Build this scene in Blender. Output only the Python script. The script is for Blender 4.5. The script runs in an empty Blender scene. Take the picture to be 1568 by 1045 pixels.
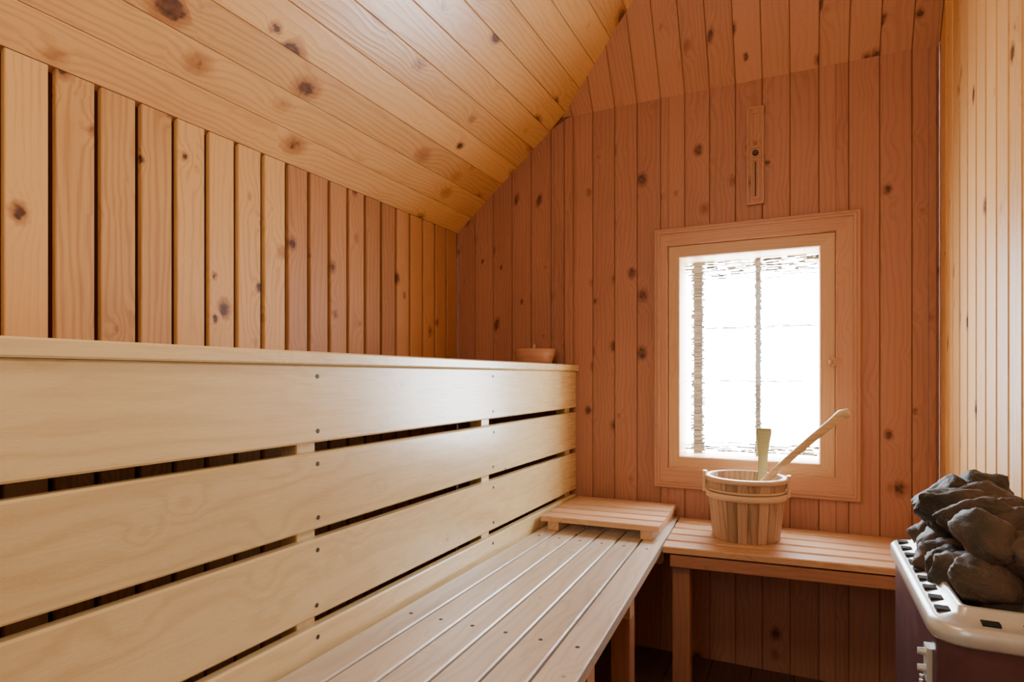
import bpy, bmesh, math, random
from mathutils import Vector, Matrix, noise
random.seed(7)
V=Vector
D=2.4; H=1.07
XL=-1.433; XR=0.400; YB=2.4; YF=-0.9
RX=-0.857
ZT=2.16
def zl(x): return 1.725+0.85*(x-XL)
HK=1.6
def zh(y): return ZT+HK*(YB-y)
BZ=0.53
P=0.0924

# ---------------------------------------------------------------- materials
def nt(name):
    m=bpy.data.materials.new(name); m.use_nodes=True
    t=m.node_tree; t.nodes.clear()
    o=t.nodes.new('ShaderNodeOutputMaterial'); b=t.nodes.new('ShaderNodeBsdfPrincipled')
    t.links.new(b.outputs[0],o.inputs[0]); return m,t,b
def mth(t,op,a,b=None,c=None,clamp=False):
    n=t.nodes.new('ShaderNodeMath'); n.operation=op; n.use_clamp=clamp
    for i,v in enumerate((a,b,c)):
        if v is None: continue
        if isinstance(v,(int,float)): n.inputs[i].default_value=v
        else: t.links.new(v,n.inputs[i])
    return n.outputs[0]
def mix(t,f,a,b,mode='MIX'):
    n=t.nodes.new('ShaderNodeMix'); n.data_type='RGBA'; n.blend_type=mode
    for s,v in ((n.inputs[0],f),(n.inputs[6],a),(n.inputs[7],b)):
        if isinstance(v,(int,float)): s.default_value=v
        elif isinstance(v,tuple): s.default_value=(*v,1)
        else: t.links.new(v,s)
    return n.outputs[2]
def comb(t,x,y,z):
    n=t.nodes.new('ShaderNodeCombineXYZ')
    for i,v in enumerate((x,y,z)):
        if isinstance(v,(int,float)): n.inputs[i].default_value=v
        else: t.links.new(v,n.inputs[i])
    return n.outputs[0]
def noi(t,vec,scale=1,det=3,rough=.5):
    n=t.nodes.new('ShaderNodeTexNoise'); n.inputs['Scale'].default_value=scale
    n.inputs['Detail'].default_value=det; n.inputs['Roughness'].default_value=rough
    t.links.new(vec,n.inputs['Vector']); return n.outputs[0]
def sstep(t,v,a,b,lo=0,hi=1):
    n=t.nodes.new('ShaderNodeMapRange'); n.interpolation_type='SMOOTHSTEP'
    t.links.new(v,n.inputs[0]); n.inputs[1].default_value=a; n.inputs[2].default_value=b
    n.inputs[3].default_value=lo; n.inputs[4].default_value=hi; return n.outputs[0]
def wood(name,light,dark,knot=0.09,rough=.45,ring=.45,var=.3,bump=.15,kcol=(.06,.024,.013),freq=110,spec=.4,ks=1.0):
    m,t,b=nt(name)
    at=t.nodes.new('ShaderNodeAttribute'); at.attribute_name='gc'
    ar=t.nodes.new('ShaderNodeAttribute'); ar.attribute_name='rnd'
    sp=t.nodes.new('ShaderNodeSeparateXYZ'); t.links.new(at.outputs['Vector'],sp.inputs[0])
    a,l,r=sp.outputs
    rnd=ar.outputs['Fac']
    kv=comb(t,mth(t,'MULTIPLY',a,9.5*ks),mth(t,'MULTIPLY',l,7.2*ks),mth(t,'MULTIPLY',r,7))
    wv=noi(t,comb(t,mth(t,'MULTIPLY',a,70),mth(t,'MULTIPLY',l,70),r),1,3)
    vo=t.nodes.new('ShaderNodeTexVoronoi'); vo.inputs['Scale'].default_value=1; t.links.new(kv,vo.inputs['Vector'])
    sc=t.nodes.new('ShaderNodeSeparateColor'); t.links.new(vo.outputs['Color'],sc.inputs[0])
    size=mth(t,'MULTIPLY_ADD',mth(t,'POWER',sc.outputs[0],1.5),1.05,.55)
    d=mth(t,'ADD',vo.outputs['Distance'],mth(t,'MULTIPLY',mth(t,'SUBTRACT',wv,.5),.12))
    d=mth(t,'DIVIDE',d,size)
    bend=mth(t,'EXPONENT',mth(t,'MULTIPLY',mth(t,'MULTIPLY',d,d),-14))
    if knot<=0: bend=mth(t,'MULTIPLY',bend,.5)
    n1=noi(t,comb(t,mth(t,'MULTIPLY',a,9),mth(t,'MULTIPLY',l,1.3),r),1,3)
    ph=mth(t,'ADD',mth(t,'MULTIPLY',a,freq*3.0),mth(t,'ADD',mth(t,'MULTIPLY',n1,34),mth(t,'MULTIPLY',bend,12)))
    rg=mth(t,'MULTIPLY_ADD',mth(t,'SINE',ph),.5,.5)
    rg=mth(t,'POWER',rg,2.2)
    fib=noi(t,comb(t,mth(t,'MULTIPLY',a,420),mth(t,'MULTIPLY',l,9),r),1,3,.6)
    low=noi(t,comb(t,mth(t,'MULTIPLY',a,7),mth(t,'MULTIPLY',l,2.2),mth(t,'ADD',r,9)),1,2)
    f=mth(t,'ADD',mth(t,'MULTIPLY',rg,ring),mth(t,'MULTIPLY',mth(t,'SUBTRACT',fib,.5),.7))
    f=mth(t,'ADD',f,mth(t,'MULTIPLY',mth(t,'SUBTRACT',low,.45),.9))
    f=mth(t,'ADD',f,mth(t,'MULTIPLY',mth(t,'SUBTRACT',rnd,.5),var*2),clamp=True)
    c=mix(t,f,light,dark)
    hv=t.nodes.new('ShaderNodeHueSaturation'); t.links.new(c,hv.inputs['Color'])
    t.links.new(mth(t,'MULTIPLY_ADD',rnd,-var*.5,1+var*.25),hv.inputs['Value'])
    c=hv.outputs[0]
    if knot>0:
        halo=sstep(t,d,knot*.9,knot*1.9,.7,0)
        c=mix(t,halo,c,(dark[0]*.62,dark[1]*.45,dark[2]*.42))
        k=sstep(t,d,knot*.72,knot*1.05,.93,0)
        kc=mix(t,sstep(t,wv,.35,.65),kcol,tuple(min(1,x*2.6) for x in kcol))
        c=mix(t,k,c,kc)
    t.links.new(c,b.inputs['Base Color'])
    t.links.new(mth(t,'MULTIPLY_ADD',fib,.2,rough-.1),b.inputs['Roughness'])
    b.inputs['Specular IOR Level'].default_value=spec
    bp=t.nodes.new('ShaderNodeBump'); bp.inputs['Strength'].default_value=bump; bp.inputs['Distance'].default_value=.002
    t.links.new(mth(t,'ADD',mth(t,'MULTIPLY',fib,.6),mth(t,'MULTIPLY',rg,.5)),bp.inputs['Height'])
    t.links.new(bp.outputs[0],b.inputs['Normal'])
    return m
def plain(name,col,rough=.5,metal=0,nscale=20,amt=.3,bump=0,spec=.5,col2=None):
    m,t,b=nt(name)
    tc=t.nodes.new('ShaderNodeTexCoord')
    n=noi(t,tc.outputs['Object'],nscale,5,.6)
    c=mix(t,n,tuple(x*(1-amt) for x in col),tuple(min(1,x*(1+amt)) for x in col))
    if col2:
        n2=noi(t,tc.outputs['Object'],9,2,.5)
        c=mix(t,sstep(t,n2,.46,.60),c,col2)
        n3=noi(t,tc.outputs['Object'],60,5,.75)
        c=mix(t,sstep(t,n3,.56,.68,0,.5),c,(.20,.17,.145))
    t.links.new(c,b.inputs['Base Color']); b.inputs['Metallic'].default_value=metal
    b.inputs['Specular IOR Level'].default_value=spec
    t.links.new(mth(t,'MULTIPLY_ADD',n,.25,rough-.12),b.inputs['Roughness'])
    if bump:
        bp=t.nodes.new('ShaderNodeBump'); bp.inputs['Strength'].default_value=bump; bp.inputs['Distance'].default_value=.010
        nb=noi(t,tc.outputs['Object'],nscale*2,7,.72)
        t.links.new(nb,bp.inputs['Height']); t.links.new(bp.outputs[0],b.inputs['Normal'])
    return m
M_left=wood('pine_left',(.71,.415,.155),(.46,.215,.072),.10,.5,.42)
M_left2=wood('pine_left_shaded',(.52,.255,.105),(.34,.140,.054),.10,.5,.42)  # darker copy for the far boards; corner shade put into the wood colour
M_back=wood('pine_back',(.43,.198,.125),(.295,.118,.073),.105,.5,.4,var=.18)  # same pine as the other walls, backlit reddish tone put into the colour
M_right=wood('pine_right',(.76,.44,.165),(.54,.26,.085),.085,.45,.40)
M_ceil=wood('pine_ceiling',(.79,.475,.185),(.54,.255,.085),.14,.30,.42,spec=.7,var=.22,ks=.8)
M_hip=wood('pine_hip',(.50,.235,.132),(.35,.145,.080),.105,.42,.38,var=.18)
M_riser=wood('aspen_slats',(.77,.60,.31),(.60,.42,.19),.035,.28,.40,var=.18,freq=45,spec=1.0,bump=.06)
M_bench=wood('bench_wood',(.60,.50,.40),(.41,.32,.235),.05,.32,.38,var=.22,spec=.8,freq=60)
M_bench2=wood('bench_wood_warm',(.64,.385,.225),(.43,.225,.118),.03,.40,.38,var=.2)
M_post=wood('post_wood',(.40,.185,.11),(.27,.112,.065),.03,.5,.4)
M_case=wood('window_casing_wood',(.53,.27,.165),(.39,.18,.10),.03,.38,.38,var=.1)
M_sash=wood('sash_wood',(.62,.38,.22),(.48,.27,.145),0,.38,.3,var=.1)
M_reveal=wood('reveal_wood',(.85,.68,.40),(.7,.5,.25),0,.4,.3,var=.1)
M_buck=wood('bucket_wood',(.46,.29,.19),(.25,.145,.09),0,.5,.65,var=.45)
M_hoop=wood('hoop_wood',(.68,.46,.30),(.52,.32,.20),0,.45,.3,var=.1)
M_ladle=wood('ladle_wood',(.66,.49,.30),(.42,.28,.15),0,.42,.4,var=.1)
M_scoop=wood('scoop_wood',(.40,.40,.22),(.28,.28,.14),0,.45,.3,var=.1)
M_floor=wood('floor_wood',(.13,.06,.04),(.07,.03,.02),.05,.5,.4)
M_dark=plain('dark_backing',(.02,.007,.004),.9,spec=.1)
M_groove=plain('groove_backing',(.045,.012,.006),.9,spec=.1)
M_tongue=plain('tongue_wood',(.26,.105,.05),.8,spec=.1)
M_screw=plain('screw_dark',(.06,.045,.035),.5,.6)
M_steel=plain('brushed_steel',(.60,.63,.64),.32,.35,60,.10)
M_maroon=plain('maroon_enamel',(.115,.055,.068),.35,.15,14,.35,spec=.6)
M_slot=plain('slot_black',(.01,.01,.01),.8)
M_stone=plain('sauna_stone',(.048,.042,.036),.55,0,16,.7,1.0,spec=.4,col2=(.105,.072,.056))
M_cham=plain('weathered_reed',(.24,.20,.16),.8,0,60,.4)
def glassmat():
    m=bpy.data.materials.new('window_glass'); m.use_nodes=True; t=m.node_tree; t.nodes.clear()
    o=t.nodes.new('ShaderNodeOutputMaterial'); tr=t.nodes.new('ShaderNodeBsdfTransparent'); gl=t.nodes.new('ShaderNodeBsdfGlossy')
    gl.inputs['Roughness'].default_value=.02; mx=t.nodes.new('ShaderNodeMixShader'); mx.inputs[0].default_value=.05
    t.links.new(tr.outputs[0],mx.inputs[1]); t.links.new(gl.outputs[0],mx.inputs[2]); t.links.new(mx.outputs[0],o.inputs[0]); return m
M_glass=glassmat()

# ---------------------------------------------------------------- mesh builder
class MB:
    def __init__(s): s.v=[];s.f=[];s.g=[];s.r=[];s.mi=[];s.mats=[]
    def mat(s,m):
        if m not in s.mats: s.mats.append(m)
        return s.mats.index(m)
    def board(s,a0,b0,a1,b1,n,t,c=.002,m=None,off=None):
        a0,b0,a1,b1,n=map(V,(a0,b0,a1,b1,n)); n=n.normalized()
        k=len(s.v); mi=s.mat(m); r1,r2,r3=random.random(),random.random(),random.random()
        for A,B,L in ((a0,b0,0),(a1,b1,(a1-a0).length)):
            w=(B-A); wl=w.length; w=w.normalized() if wl>1e-6 else V((0,0,0)); cc=min(c,wl*.4)
            for p,ac,th in ((A-n*t,0,t),(A-n*c,0,c),(A+w*cc,cc,0),(B-w*cc,wl-cc,0),(B-n*c,wl,c),(B-n*t,wl,t)):
                s.v.append(p); s.g.append((ac+r1*3+th*.7,L+r2*9,r3*23)); s.r.append(r3)
        for i in range(6):
            j=(i+1)%6; s.f.append((k+i,k+j,k+6+j,k+6+i)); s.mi.append(mi)
        s.f.append(tuple(k+i for i in range(6))); s.mi.append(mi)
        s.f.append(tuple(k+6+i for i in range(6))); s.mi.append(mi)
    def box(s,x0,x1,y0,y1,z0,z1,m,axis='x',c=.002):
        if axis=='x': s.board((x0,y0,z1),(x0,y1,z1),(x1,y0,z1),(x1,y1,z1),(0,0,1),z1-z0,c,m)
        elif axis=='y': s.board((x0,y0,z1),(x1,y0,z1),(x0,y1,z1),(x1,y1,z1),(0,0,1),z1-z0,c,m)
        else: s.board((x0,y0,z0),(x1,y0,z0),(x0,y0,z1),(x1,y0,z1),(0,-1,0),y1-y0,c,m)
    def raw(s,vs,fs,m,ax=(0,2,1)):
        k=len(s.v); mi=s.mat(m); r=random.random(); o=random.random()*9
        for p in vs: s.v.append(V(p)); s.g.append((p[ax[0]]+o,p[ax[1]]+o,p[ax[2]]+o)); s.r.append(r)
        for f in fs: s.f.append(tuple(k+i for i in f)); s.mi.append(mi)
    def obj(s,name,parent=None,smooth=False):
        me=bpy.data.meshes.new(name); me.from_pydata([tuple(p) for p in s.v],[],s.f)
        for m in s.mats: me.materials.append(m)
        me.polygons.foreach_set('material_index',s.mi)
        a=me.attributes.new('gc','FLOAT_VECTOR','POINT'); a.data.foreach_set('vector',[c for g in s.g for c in g])
        a=me.attributes.new('rnd','FLOAT','POINT'); a.data.foreach_set('value',s.r)
        bm=bmesh.new(); bm.from_mesh(me); bmesh.ops.recalc_face_normals(bm,faces=bm.faces); bm.to_mesh(me); bm.free()
        if smooth:
            for p in me.polygons: p.use_smooth=True
        o=bpy.data.objects.new(name,me); bpy.context.collection.objects.link(o)
        if parent: o.parent=parent
        return o
def empty(name):
    e=bpy.data.objects.new(name,None); bpy.context.collection.objects.link(e); e.empty_display_size=.1; return e

# ---------------------------------------------------------------- room shell
G=.0145; T=.014; CH=.002
mb=MB()
y1=YB
while y1>YF:
    y0=max(y1-P,YF)
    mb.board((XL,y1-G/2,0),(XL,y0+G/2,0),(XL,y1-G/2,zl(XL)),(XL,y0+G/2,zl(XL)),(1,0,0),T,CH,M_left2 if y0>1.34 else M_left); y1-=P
mb.raw([(XL-T,YF,-.05),(XL-T,YB,-.05),(XL-T,YB,1.8),(XL-T,YF,1.8),(XL-.06,YF,-.05),(XL-.06,YB,-.05),(XL-.06,YB,1.8),(XL-.06,YF,1.8)],[(0,1,2,3),(4,5,6,7),(0,1,5,4),(1,2,6,5),(2,3,7,6),(3,0,4,7)],M_groove)
mb.obj('wall_left')
mb=MB(); y1=YB; g=.011
def rtop(y): return min(zl(XR),zh(y))
while y1>YF:
    y0=max(y1-P,YF)
    ys=[y1-g/2,y0+g/2]
    mb.board((XR,ys[0],0),(XR,ys[1],0),(XR,ys[0],rtop(ys[0])),(XR,ys[1],rtop(ys[1])),(-1,0,0),T,CH,M_right); y1-=P
mb.raw([(XR+T,YF,-.05),(XR+T,YB,-.05),(XR+T,YB,2.2),(XR+T,1.65,3.4),(XR+T,YF,3.4),(XR+.06,YF,-.05),(XR+.06,YB,-.05),(XR+.06,YB,2.2),(XR+.06,1.65,3.4),(XR+.06,YF,3.4)],
  [(0,1,2,3,4),(5,6,7,8,9),(0,1,6,5),(1,2,7,6),(2,3,8,7),(3,4,9,8),(4,0,5,9)],M_groove)
mb.obj('wall_right')
hx0,hx1,hz0,hz1=-.478,.098,.715,1.575
mb=MB()
x=XL; g=.0022
def btop(x): return min(zl(x),ZT)
while x<XR-1e-4:
    xe=min(x+P,XR)
    cuts=[x]+[c for c in (hx0,hx1) if x<c<xe]+[xe]
    for i in range(len(cuts)-1):
        a,b=cuts[i]+(g/2 if i==0 else 0),cuts[i+1]-(g/2 if i==len(cuts)-2 else 0)
        segs=[(0,None)]
        if a>=hx0-.002 and b<=hx1+.002: segs=[(0,hz0),(hz1,None)]
        for z0,z1 in segs:
            ta=btop(a) if z1 is None else z1; tb=btop(b) if z1 is None else z1
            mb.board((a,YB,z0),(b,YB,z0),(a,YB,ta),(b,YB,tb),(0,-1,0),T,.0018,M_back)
    x+=P
def slab(x0,x1,z0,z1): mb.box(x0,x1,YB+.006,YB+.16,z0,z1,M_tongue,'z',.0005)
slab(XL-.06,hx0,-.05,2.4); slab(hx1,XR+.06,-.05,2.4); slab(hx0,hx1,-.05,hz0); slab(hx0,hx1,hz1,2.4)
mb.obj('wall_back')
sl=V((1,0,.85)).normalized(); nrm=V((.85,0,-1)).normalized()
mb=MB(); tot=(XR+.0-XL)/sl.x; s0=0; g=.0018
def yend(x):
    z=zl(x); return YB if z<=ZT else YB-(z-ZT)/HK
while s0<tot:
    s1=min(s0+P*1.08,tot)
    A=V((XL,0,zl(XL)))+sl*(s0+g/2); B=V((XL,0,zl(XL)))+sl*(s1-g/2)
    mb.board((A.x,YF,A.z),(B.x,YF,B.z),(A.x,yend(A.x),A.z),(B.x,yend(B.x),B.z),nrm,T,.0015,M_ceil); s0+=P*1.08
o=-nrm*.0035; o2=-nrm*.07
q=[(XL-.06,YF-.1,zl(XL-.06)),(XR+.06,YF-.1,zl(XR+.06)),(XR+.06,YB+.16,zl(XR+.06)),(XL-.06,YB+.16,zl(XL-.06))]
vs=[tuple(V(p)+o) for p in q]+[tuple(V(p)+o2) for p in q]
mb.raw(vs,[(0,1,2,3),(4,5,6,7),(0,1,5,4),(1,2,6,5),(2,3,7,6),(3,0,4,7)],M_tongue)
mb.obj('ceiling')
mb=MB(); hn=V((0,-HK,-1)).normalized()
xc=XL+(ZT-1.725)/.85
x=XL+P*5; g=.0022
while x<XR-1e-4:
    a,b=max(x+g/2,xc),min(x+P,XR)-g/2
    if b>xc+.004:
        za=max(zl(a),ZT+.0005); zb=zl(b)
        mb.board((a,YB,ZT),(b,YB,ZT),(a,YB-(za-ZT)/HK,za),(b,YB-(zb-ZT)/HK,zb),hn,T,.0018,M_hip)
    x+=P
o=-hn*.005;o2=-hn*.07
q=[(-1.05,YB,ZT),(XR+.06,YB,ZT),(XR+.06,YB-(zl(XR)-ZT+.1)/HK,zl(XR)+.1)]
vs=[tuple(V(p)+o) for p in q]+[tuple(V(p)+o2) for p in q]
mb.raw(vs,[(0,1,2),(3,4,5),(0,1,4,3),(1,2,5,4),(2,0,3,5)],M_tongue)
mb.obj('ceiling_hip')
mb=MB(); x=XL
while x<XR:
    xe=min(x+.14,XR); mb.box(x+.001,xe-.001,YF,YB,-.02,0,M_floor,'y',.002); x+=.14
mb.box(XL-.06,XR+.06,YF-.06,YB+.16,-.08,-.021,M_dark,'y')
mb.obj('floor')
mb=MB(); x=XL
dx0,dx1,dz1=-.62,.12,1.95
while x<XR-1e-4:
    xe=min(x+P,XR); cuts=[x]+[c for c in (dx0,dx1) if x<c<xe]+[xe]
    for i in range(len(cuts)-1):
        a,b=cuts[i],cuts[i+1]; z0=dz1 if (a>=dx0-.002 and b<=dx1+.002) else 0
        if zl(a)>z0: mb.board((a+.001,YF,z0),(b-.001,YF,z0),(a+.001,YF,zl(a)),(b-.001,YF,zl(b)),(0,1,0),T,.0025,M_left)
    x+=P
mb.box(XL-.06,XR+.06,YF-.09,YF-.035,-.05,3.35,M_groove,'z')
mb.obj('wall_front')
door=empty('door_1')
mb=MB()
mb.box(dx0,dx0+.07,YF-.03,YF+.012,0,dz1,M_case,'z'); mb.box(dx1-.07,dx1,YF-.03,YF+.012,0,dz1,M_case,'z')
mb.box(dx0+.07,dx1-.07,YF-.03,YF+.012,dz1-.07,dz1,M_case,'x'); mb.box(dx0+.07,dx1-.07,YF-.03,YF+.012,0,.06,M_case,'x')
mb.box(dx0+.10,dx0+.13,YF+.012,YF+.05,.9,1.2,M_case,'z')
mb.obj('door_frame',door)
mb=MB(); mb.box(dx0+.07,dx1-.07,YF-.012,YF-.006,.06,dz1-.07,M_slot,'x'); mb.obj('door_pane',door)

mb=MB()
mb.board((-.955,YB-.012,1.12),(-.905,YB-.012,1.12),(-.955,YB-.012,zl(-.955)-.02),(-.905,YB-.012,2.14),(0,-1,0),.0118,.004,M_back)
mb.board((-.903,YB-.022,1.12),(-.868,YB-.022,1.12),(-.903,YB-.022,2.14),(-.868,YB-.022,2.15),(0,-1,0),.0218,.004,M_back)
mb.obj('trim_1')
mb=MB()
mb.board((XR-.032,YB-.014,BZ),(XR-.010,YB-.014,BZ),(XR-.032,YB-.014,2.15),(XR-.010,YB-.014,2.15),(0,-1,0),.0138,.004,M_back)
mb.obj('trim_2')

# ---------------------------------------------------------------- window
win=empty('window_1')
mb=MB(); cx0,cx1,cz0,cz1=-.53,.174,.640,1.644
yf=YB-.020
def frame(mb,x0,x1,z0,z1,w,yfront,depth,m,c=.004,wl=None,wr=None,wt=None,wb=None):
    wl=wl or w; wr=wr or w; wt=wt or w; wb=wb or w
    n=(0,-1,0)
    mb.board((x0,yfront,z0),(x0+wl,yfront,z0+wb),(x0,yfront,z1),(x0+wl,yfront,z1-wt),n,depth,c,m)
    mb.board((x1-wr,yfront,z0+wb),(x1,yfront,z0),(x1-wr,yfront,z1-wt),(x1,yfront,z1),n,depth,c,m)
    mb.board((x0,yfront,z1),(x0+wl,yfront,z1-wt),(x1,yfront,z1),(x1-wr,yfront,z1-wt),n,depth,c,m)
    mb.board((x0+wl,yfront,z0+wb),(x0,yfront,z0),(x1-wr,yfront,z0+wb),(x1,yfront,z0),n,depth,c,m)
frame(mb,cx0,cx1,cz0,cz1,.055,yf,.0198,M_case,.005,wl=.052,wr=.077,wt=.07,wb=.08)
frame(mb,cx0+.012,cx1-.012,cz0+.012,cz1-.012,.012,yf-.006,.007,M_case,.003)
mb.obj('casing',win)
mb=MB()
frame(mb,hx0,hx1,hz0,hz1,.045,YB-.010,.05,M_sash,.005,wl=.046,wr=.052,wt=.049,wb=.05)
frame(mb,hx0+.035,hx1-.04,hz0+.038,hz1-.037,.01,YB-.004,.03,M_reveal,.003)
mb.obj('sash',win)
mb=MB()
ox0,ox1,oz0,oz1=hx0+.045,hx1-.05,hz0+.048,hz1-.047
mb.box(ox0-.02,ox0,YB+.05,YB+.16,oz0-.02,oz1+.02,M_reveal,'z'); mb.box(ox1,ox1+.02,YB+.05,YB+.16,oz0-.02,oz1+.02,M_reveal,'z')
mb.box(ox0,ox1,YB+.05,YB+.16,oz0-.02,oz0,M_reveal,'x'); mb.box(ox0,ox1,YB+.05,YB+.16,oz1,oz1+.02,M_reveal,'x')
mb.obj('reveal',win)
mb=MB(); mb.box(ox0+.001,ox1-.001,YB+.040,YB+.044,oz0,oz1,M_glass,'x',.0005); mb.obj('glass',win)
mb=MB(); mb.box(hx1-.012,hx1+.012,YB-.028,YB-.0105,1.105,1.135,M_case,'z'); mb.box(hx1-.022,hx1-.012,YB-.032,YB-.0105,1.113,1.127,M_case,'z'); mb.obj('latch',win)
mb=MB(); yy=YB+.12
def shag(cx,w,n,zlo,zhi,core):
    mb.box(cx-w*core/2,cx+w*core/2,yy+.013,yy+.022,zlo,zhi,M_cham,'z',.001)
    for i in range(n):
        z=zlo+(zhi-zlo)*i/n; a=w*(.65+.7*random.random()); b=w*(.65+.7*random.random()); h=(zhi-zlo)/n*random.uniform(.5,1.2)
        mb.box(cx-a/2,cx+b/2,yy+random.uniform(0,.01),yy+.012+random.uniform(0,.01),z,z+h,M_cham,'x',.0002)
shag(-.387,.042,120,oz0-.01,oz1+.01,.8); shag(-.162,.021,120,oz0-.01,oz1+.01,.8)
def wisp(z,n,h,x0=ox0,x1=ox1,dens=.8,th=1):
    x=x0
    while x<x1:
        L=random.uniform(.01,.07)
        if random.random()<dens:
            zz=z+random.uniform(-h,h); xe=min(x+L,x1)
            mb.box(x,xe,yy+.012,yy+.014,zz,zz+random.uniform(.0018,.0045)*th,M_cham,'x',.0001)
        x+=L*.6
for k in range(10): wisp(oz1-.006-k*.008,0,.003,dens=.98-.09*k,th=1.4)
for k in range(5): wisp(oz0+.010+k*.008,0,.003,dens=.95-.14*k,th=1.4)
wisp(1.262,0,.003,dens=.8,th=.9); wisp(1.05,0,.002,dens=.75,th=.9)
mb.obj('exterior_reed_screen',win)

# ---------------------------------------------------------------- upper bench with slatted riser
ub=empty('upper_sauna_bench')
ys0=-.55; ye=YB-.006
mb=MB()
mb.board((RX+.012,ys0,1.093),(RX+.012,ys0,1.118),(RX+.012,ye,1.093),(RX+.012,ye,1.118),(1,0,0),.055,.003,M_riser)
mb.obj('front_rail',ub)
mb=MB()
tops=[(1.0925,.9416),(.9217,.7724),(.7532,.602),(.583,.4316),(.412,.262)]
for a,b in tops:
    mb.board((RX,ys0,b),(RX,ys0,a),(RX,ye,b),(RX,ye,a),(1,0,0),.020,.0035,M_riser)
mb.obj('riser_slats',ub)
mb=MB()
for py in (-.2,.895,1.635,2.35):
    mb.box(RX-.062,RX-.021,py-.024,py+.024,0,1.09,M_riser,'z')
mb.obj('riser_posts',ub)
mb=MB(); x=XL+.01
while x<RX-.07:
    mb.box(x,min(x+.088,RX-.05),ys0,ye,1.075,1.103,M_bench2,'y',.003); x+=.094
mb.obj('seat_slats',ub)
mb=MB()
for py in (-.3,.895,1.635,2.3): mb.box(XL+.01,RX-.063,py-.024,py+.024,1.02,1.074,M_bench2,'x')
mb.obj('seat_bearers',ub)
def disc(mb,c,r,axis,h,m,n=10):
    c=V(c); ax=V(axis).normalized(); u=ax.orthogonal().normalized(); w=ax.cross(u); vs=[];
    for k in range(n):
        th=2*math.pi*k/n; p=c+(u*math.cos(th)+w*math.sin(th))*r; vs.append(tuple(p)); 
    for k in range(n):
        th=2*math.pi*k/n; p=c+ax*h+(u*math.cos(th)+w*math.sin(th))*r*.8; vs.append(tuple(p))
    fs=[tuple(range(n)),tuple(range(n,2*n))]+[(k,(k+1)%n,n+(k+1)%n,n+k) for k in range(n)]
    mb.raw(vs,fs,m)
mb=MB()
for py in (.905,1.65):
    for a,b in tops[:4]:
        for z in (a-.022,b+.022): disc(mb,(RX,py+random.uniform(-.003,.003),z),.0048,(1,0,0),.0012,M_screw)
mb.obj('riser_screws',ub)

# ---------------------------------------------------------------- lower bench (along left)
def fx(y): return -.360-.0535*(y-1.0)
lb=empty('lower_sauna_bench')
mb=MB(); N=6; y0,y1=-.35,YB-.008
for i in range(N):
    def xx(y,k): return RX+.008+(fx(y)-RX-.008)*k/N
    mb.board((xx(y0,i)+.003,y0,BZ),(xx(y0,i+1)-.003,y0,BZ),(xx(y1,i)+.003,y1,BZ),(xx(y1,i+1)-.003,y1,BZ),(0,0,1),.026,.003,M_bench)
mb.obj('seat_slats',lb)
mb=MB()
for yb in (-.2,.5,1.15,1.55,2.05,2.33):
    mb.board((RX+.005,yb-.022,BZ-.0265),(RX+.005,yb+.022,BZ-.0265),(fx(yb)-.012,yb-.022,BZ-.0265),(fx(yb)-.012,yb+.022,BZ-.0265),(0,0,1),.055,.002,M_bench2)
mb.obj('bearers',lb)
mb=MB()
for yb in (-.2,1.55):
    mb.box(fx(yb)-.062,fx(yb)-.012,yb-.024,yb+.024,0,BZ-.083,M_post,'z')
mb.obj('legs',lb)
mb=MB()
for yb in (1.15,1.9):
    for i in range(N):
        x=RX+.008+(fx(yb)-RX-.008)*(i+.5)/N
        disc(mb,(x,yb,BZ),.005,(0,0,1),.0008,M_screw)
mb.obj('bench_screws',lb)

wb=empty('window_sauna_bench')
mb=MB(); xb=XR-.006; N=5
def fy(x): return 1.945+.09*(x+.4)
for i in range(N):
    def yy2(x,k): return fy(x)+(YB-.008-fy(x))*k/N
    ya,yb_=yy2(-.40,i),yy2(-.40,i+1); xs=fx(ya)+.004; xs2=fx(yb_)+.004
    gg=.007
    mb.board((xs,ya+gg,BZ),(xs2,yb_-gg,BZ),(xb,yy2(xb,i)+gg,BZ),(xb,yy2(xb,i+1)-gg,BZ),(0,0,1),.020,.003,M_bench2)
mb.obj('seat_slats',wb)
mb=MB()
mb.board((-.385,fy(-.385)+.012,BZ-.027),(-.385,fy(-.385)+.012,BZ-.065),(xb,fy(xb)+.012,BZ-.027),(xb,fy(xb)+.012,BZ-.065),(0,-1,0),.03,.003,M_post)
mb.box(-.385,xb,YB-.05,YB-.01,BZ-.07,BZ-.0205,M_post,'x')
mb.obj('bearers',wb)
mb=MB()
mb.box(-.385,-.330,fy(-.38)+.045,fy(-.38)+.09,0,BZ-.021,M_post,'z'); mb.box(.33,.38,fy(.3)+.05,fy(.3)+.095,0,BZ-.021,M_post,'z')
mb.obj('legs',wb)

db=empty('slatted_headrest')
mb=MB(); zt=BZ+.050
for i in range(5):
    ya=1.975+i*.081; 
    mb.board((-.838,ya,zt),(-.838,ya+.068,zt),(-.428-.004*i,ya+.02,zt),(-.428-.004*i,ya+.088 if i<4 else ya+.08,zt),(0,0,1),.018,.003,M_bench2)
mb.obj('slats',db)
mb=MB()
mb.box(-.815,-.775,1.985,2.37,BZ+.0012,zt-.0182,M_bench2,'y'); mb.box(-.49,-.45,2.0,2.37,BZ+.0012,zt-.0182,M_bench2,'y')
mb.obj('runners',db)

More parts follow.
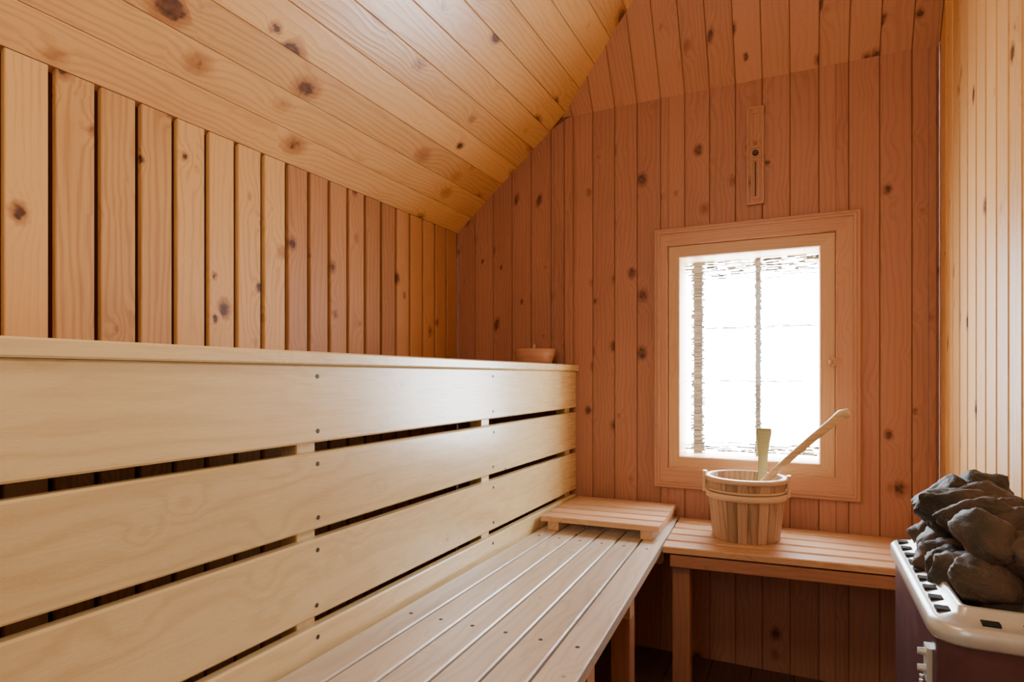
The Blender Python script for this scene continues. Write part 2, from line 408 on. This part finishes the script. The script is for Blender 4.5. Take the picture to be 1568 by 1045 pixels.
# ---------------------------------------------------------------- bucket
bc=V((-.179,2.19,BZ)); bk=empty('sauna_bucket')
mb=MB(); n=22; rt,rb,hh=.128,.107,.205
for i in range(n):
    t0=2*math.pi*(i+.02)/n; t1=2*math.pi*(i+.98)/n
    def pt(t,r,z): return bc+V((math.cos(t)*r,math.sin(t)*r,z))
    tm=(t0+t1)/2
    mb.board(pt(t0,rb,.001),pt(t1,rb,.001),pt(t0,rt,hh),pt(t1,rt,hh),(math.cos(tm),math.sin(tm),0),.013,.0012,M_buck)
mb.obj('staves',bk)
def ring(mb,c,r0,r1,z0,z1,th,m,n=48):
    vs=[];fs=[]
    for i in range(n):
        t=2*math.pi*i/n; C,S=math.cos(t),math.sin(t)
        for r,z in ((r0,z0),(r0+th,z0+.002),(r1+th,z1-.002),(r1,z1)): vs.append((c[0]+C*r,c[1]+S*r,c[2]+z))
    for i in range(n):
        j=(i+1)%n
        for k in range(4): fs.append((4*i+k,4*j+k,4*j+(k+1)%4,4*i+(k+1)%4))
    mb.raw(vs,fs,m,(2,0,1))
def rr(z): return rb+(rt-rb)*z/hh
mb=MB(); ring(mb,bc,rr(.135),rr(.158),.135,.158,.007,M_hoop); ring(mb,bc,rr(.158),rr(.172),.1585,.168,.003,M_hoop)
ring(mb,bc,rr(.196)-.012,rr(.207)-.012,.19,.2075,.016,M_hoop)
mb.obj('hoops',bk,True)
mb=MB(); disc(mb,bc+V((0,0,.015)),rb-.014,(0,0,1),.008,M_buck,32); mb.obj('bucket_bottom',bk)
mb=MB()
for s in (-1,1):
    mb.box(bc.x+s*(rt+.004)-.006,bc.x+s*(rt+.004)+.006,bc.y-.014,bc.y+.014,bc.z+.145,bc.z+.215,M_hoop,'z',.003)
mb.obj('ears',bk)
def sweep(mb,pts,widths,ths,side,m):
    vs=[];fs=[];n=len(pts); pts=[V(p) for p in pts]
    for i,p in enumerate(pts):
        t=(pts[min(i+1,n-1)]-pts[max(i-1,0)]).normalized(); s=V(side); s=(s-t*s.dot(t)).normalized(); u=t.cross(s)
        w,h=widths[i]/2,ths[i]/2
        for k in range(12):
            a=2*math.pi*k/12; ca,sa=math.cos(a),math.sin(a)
            ca=math.copysign(abs(ca)**.5,ca); sa=math.copysign(abs(sa)**.5,sa)
            vs.append(tuple(p+s*ca*w+u*sa*h))
    for i in range(n-1):
        for k in range(12): fs.append((i*12+k,i*12+(k+1)%12,(i+1)*12+(k+1)%12,(i+1)*12+k))
    fs.append(tuple(range(12))); fs.append(tuple(range((n-1)*12,n*12)))
    mb.raw(vs,fs,m,(2,0,1))
ld=empty('sauna_ladle')
p0=V((-.185,2.205,.650)); p1=V((-.10,2.19,.743)); p2=V((.106,2.165,.952))
pts=[p0,p0.lerp(p1,.5),p1,p1.lerp(p2,.3)+V((0,0,.004)),p1.lerp(p2,.6)+V((0,0,.004)),p1.lerp(p2,.85),p2,p2+V((.012,-.002,.004)),p2+V((.022,-.003,-.006))]
mb=MB(); sweep(mb,pts,[.022,.024,.026,.028,.031,.034,.036,.03,.02],[.012,.012,.012,.011,.011,.012,.018,.022,.018],(.1,-.5,.75),M_ladle)
mb.obj('handle',ld,True)
mb=MB(); c=p0+V((-.012,.0,-.026)); vs=[];fs=[];NR,NS=10,24
prof=[(math.sin(a)*.038,-math.cos(a)*.038) for a in [math.pi/2*i/NR for i in range(NR+1)]]+[(math.sin(a)*.034,-math.cos(a)*.034) for a in [math.pi/2*i/NR for i in range(NR,-1,-1)]]
for r,z in prof:
    for k in range(NS): th=2*math.pi*k/NS; vs.append((c.x+r*math.cos(th),c.y+r*math.sin(th),c.z+z))
for i in range(len(prof)-1):
    for k in range(NS): fs.append((i*NS+k,i*NS+(k+1)%NS,(i+1)*NS+(k+1)%NS,(i+1)*NS+k))
mb.raw(vs,fs,M_ladle); mb.obj('ladle_bowl',ld,True)
mb=MB()
b0=V((-.135,2.235,.56)); t0=V((-.124,2.225,.895)) 
f=lambda k:b0.lerp(t0,k)
sweep(mb,[f(0),f(.15),f(.3),f(.5),f(.7),f(.85),f(.96),f(1)],[.05,.056,.04,.028,.031,.040,.050,.046],[.007,.008,.01,.011,.010,.009,.008,.006],(1,.15,0),M_scoop)
mb.obj('wooden_stirring_paddle',None,True)

# ---------------------------------------------------------------- small wooden bowl on upper bench
wbw=empty('wooden_bowl'); mb=MB(); c=V((-.992,2.275,1.1035)); n=40
prof=[(0,.001),(.062,.001),(.075,.03),(.083,.065),(.083,.078),(.074,.078),(.068,.035),(0,.02)]
vs=[];fs=[]
for r,z in prof:
    for k in range(n): th=2*math.pi*k/n; vs.append((c.x+max(r,.0005)*math.cos(th),c.y+max(r,.0005)*math.sin(th),c.z+z))
for i in range(len(prof)-1):
    for k in range(n): fs.append((i*n+k,i*n+(k+1)%n,(i+1)*n+(k+1)%n,(i+1)*n+k))
mb.raw(vs,fs,M_case,(2,0,1)); mb.obj('bowl_body',wbw,True)
mb=MB(); disc(mb,c+V((-.01,0,.02)),.012,(.1,0,1),.078,M_case,14); mb.obj('bowl_pestle',wbw)

# ---------------------------------------------------------------- thermometer
th=empty('wall_thermometer'); tx=-.162; mb=MB()
z0,z1=1.700,2.056
mb.box(tx-.029,tx+.029,YB-.012,YB-.0005,z0,z1,M_hip,'z',.003)
frame(mb,tx-.029,tx+.029,z0,z1,.006,YB-.016,.0038,M_case,.001)
frame(mb,tx-.014,tx+.014,z0+.02,z1-.19,.005,YB-.016,.0038,M_case,.001)
frame(mb,tx-.014,tx+.014,z1-.15,z1-.02,.005,YB-.016,.0038,M_case,.001)
mb.box(tx-.002,tx+.002,YB-.015,YB-.0121,z0+.03,z1-.20,M_screw,'z',.001)
mb.obj('plaque',th)
mb=MB(); disc(mb,(tx,YB-.012,1.888),.011,(0,-1,0),.010,M_screw,16); mb.obj('dial',th)

# ---------------------------------------------------------------- heater
ht=empty('sauna_heater')
def rrect(x0,x1,y0,y1,r,z,seg=6):
    out=[]
    for cx,cy,a in ((x1-r,y1-r,0),(x0+r,y1-r,90),(x0+r,y0+r,180),(x1-r,y0+r,270)):
        for k in range(seg+1):
            t=math.radians(a+90*k/seg); out.append((cx+r*math.cos(t),cy+r*math.sin(t),z))
    return out
hx_0,hx_1,hy0,hy1=.172,.394,1.07,1.60
def shell(mb,prof,m,closed=False,capb=False,capt=False):
    vs=[];fs=[];n=28
    for ins,z in prof: vs+=rrect(hx_0+ins,hx_1-ins,hy0+ins,hy1-ins,max(.045-ins,.012),z)
    L=len(prof)
    for i in range(L-1):
        for k in range(n): fs.append((i*n+k,i*n+(k+1)%n,(i+1)*n+(k+1)%n,(i+1)*n+k))
    if capb: fs.append(tuple(range(n)))
    if capt: fs.append(tuple(range((L-1)*n,L*n)))
    mb.raw(vs,fs,m)
mb=MB(); shell(mb,[(.012,.16),(.006,.165),(.006,.680)],M_maroon,capb=True); mb.obj('body',ht,True)
mb=MB(); shell(mb,[(.006,.680),(.0,.680),(-.003,.684),(-.003,.702),(.002,.708),(.006,.709),(.034,.716),(.036,.726),(.040,.729),(.044,.726),(.045,.60)],M_steel); o=mb.obj('rim',ht,True)
mb=MB(); shell(mb,[(.045,.60),(.05,.598)],M_slot,capt=True); mb.obj('stone_bed',ht)
mb=MB()
for k in range(9):
    yy=hy0+.06+k*.052
    if yy>hy1-.04: break
    mb.box(hx_0+.010,hx_0+.028,yy-.012,yy+.012,.700,.7155,M_slot,'x',.002)
for k in range(3):
    xx=hx_0+.07+k*.05; mb.box(xx-.011,xx+.011,hy0+.012,hy0+.028,.70,.7155,M_slot,'x',.002)
mb.obj('vent_slots',ht)
mb=MB()
mb.box(hx_0-.003,hx_0+.006,1.118,1.146,.60,.652,M_steel,'z',.002)
disc(mb,(hx_0-.003,1.132,.642),.006,(-1,0,0),.010,M_steel,16); disc(mb,(hx_0-.003,1.132,.616),.006,(-1,0,0),.010,M_steel,16)
for k in range(4): disc(mb,(hx_0-.008,1.132+.001*k,.605-k*.008),.003,(0,0,-1),.005,M_steel,8)
mb.obj('controls',ht)
mb=MB()
for x in (hx_0+.04,hx_1-.05):
    for y in (hy0+.05,hy1-.06): mb.box(x-.012,x+.012,y-.012,y+.012,0,.165,M_slot,'z')
mb.obj('feet',ht)
bm=bmesh.new()
def stone(c,sx,sy,sz,seed):
    rnd=random.Random(seed); b2=bmesh.new()
    pts=[]
    while len(pts)<13:
        v=V((rnd.gauss(0,1),rnd.gauss(0,1),rnd.gauss(0,1))).normalized()*rnd.uniform(.9,1.08)
        if all((v-q).length>.45 for q in pts): pts.append(v)
    for v in pts: b2.verts.new(v)
    bmesh.ops.convex_hull(b2,input=b2.verts)
    lo=[v for v in b2.verts if not v.link_faces]
    if lo: bmesh.ops.delete(b2,geom=lo,context='VERTS')
    bmesh.ops.subdivide_edges(b2,edges=list(b2.edges),cuts=6,use_grid_fill=True)
    for _ in range(2): bmesh.ops.smooth_vert(b2,verts=list(b2.verts),factor=.5,use_axis_x=True,use_axis_y=True,use_axis_z=True)
    R=Matrix.Rotation(rnd.uniform(0,6.28),3,'Z')@Matrix.Rotation(rnd.uniform(-.5,.5),3,'X')@Matrix.Rotation(rnd.uniform(-.5,.5),3,'Y')
    for v in b2.verts:
        p=v.co+v.co.normalized()*(noise.noise(v.co*2.0+V((seed,0,0)))*.10+noise.noise(v.co*6+V((seed,3,0)))*.07+noise.noise(v.co*14+V((seed,3,0)))*.035)
        p=R@V((p.x*sx,p.y*sy,p.z*sz)); v.co=p+V(c)
    for f in b2.faces: f.smooth=True
    me=bpy.data.meshes.new('t'); b2.to_mesh(me); b2.free(); bm.from_mesh(me); bpy.data.meshes.remove(me)
sd=1
for layer,(z,m,sz,ny,nx) in enumerate(((.655,.050,.062,5,2),(.740,.046,.065,6,2),(.818,.056,.066,5,2))):
    for i in range(ny):
        for j in range(nx):
            y=hy0+m+(hy1-hy0-2*m)*(i+.5)/ny; x=hx_0+m+(hx_1-hx_0-2*m)*(j+.5)/nx
            s=random.uniform(.9,1.2)*sz
            stone((x+random.uniform(-.008,.004),y+random.uniform(-.012,.012),z+random.uniform(-.018,.015)),s*.84,s*1.02,s*.76,sd); sd+=1
me=bpy.data.meshes.new('stones'); bm.to_mesh(me); bm.free(); me.materials.append(M_stone)
o=bpy.data.objects.new('stones',me); bpy.context.collection.objects.link(o); o.parent=ht

# ---------------------------------------------------------------- lights
w=bpy.data.worlds.new('sky'); bpy.context.scene.world=w; w.use_nodes=True
bg=w.node_tree.nodes['Background']; bg.inputs[0].default_value=(.86,.93,1,1); bg.inputs[1].default_value=46
def area(name,loc,rot,sx,sy,e,col,portal=False):
    l=bpy.data.lights.new(name,'AREA'); l.shape='RECTANGLE'; l.size=sx; l.size_y=sy; l.energy=e; l.color=col
    o=bpy.data.objects.new(name,l); o.location=loc; o.rotation_euler=rot; bpy.context.collection.objects.link(o)
    if portal: l.cycles.is_portal=True
    return o
area('window_portal',((ox0+ox1)/2,YB+.17,(oz0+oz1)/2),(math.radians(-90),0,0),.5,.8,1,(1,1,1),True)
area('front_fill',(-.25,YF+.06,1.45),(math.radians(90),0,0),.6,.9,6.5,(1,.92,.78))  # added fill light inside the room; the opaque door pane passes no daylight
l=bpy.data.lights.new('room_fill','POINT'); l.energy=15; l.color=(1,.87,.62); l.shadow_soft_size=.12  # added unseen point light, no fixture; brightens side walls and ceiling
o=bpy.data.objects.new('room_fill',l); o.location=(-.4,.4,1.95); bpy.context.collection.objects.link(o)

cam=bpy.data.cameras.new('camera'); co=bpy.data.objects.new('camera',cam); bpy.context.collection.objects.link(co)
cam.sensor_width=36; cam.lens=931/1568*36; cam.shift_y=54.5/1568; cam.clip_start=.02
co.location=(0,0,H); co.rotation_euler=(math.radians(90),0,math.atan(448/931))
bpy.context.scene.camera=co
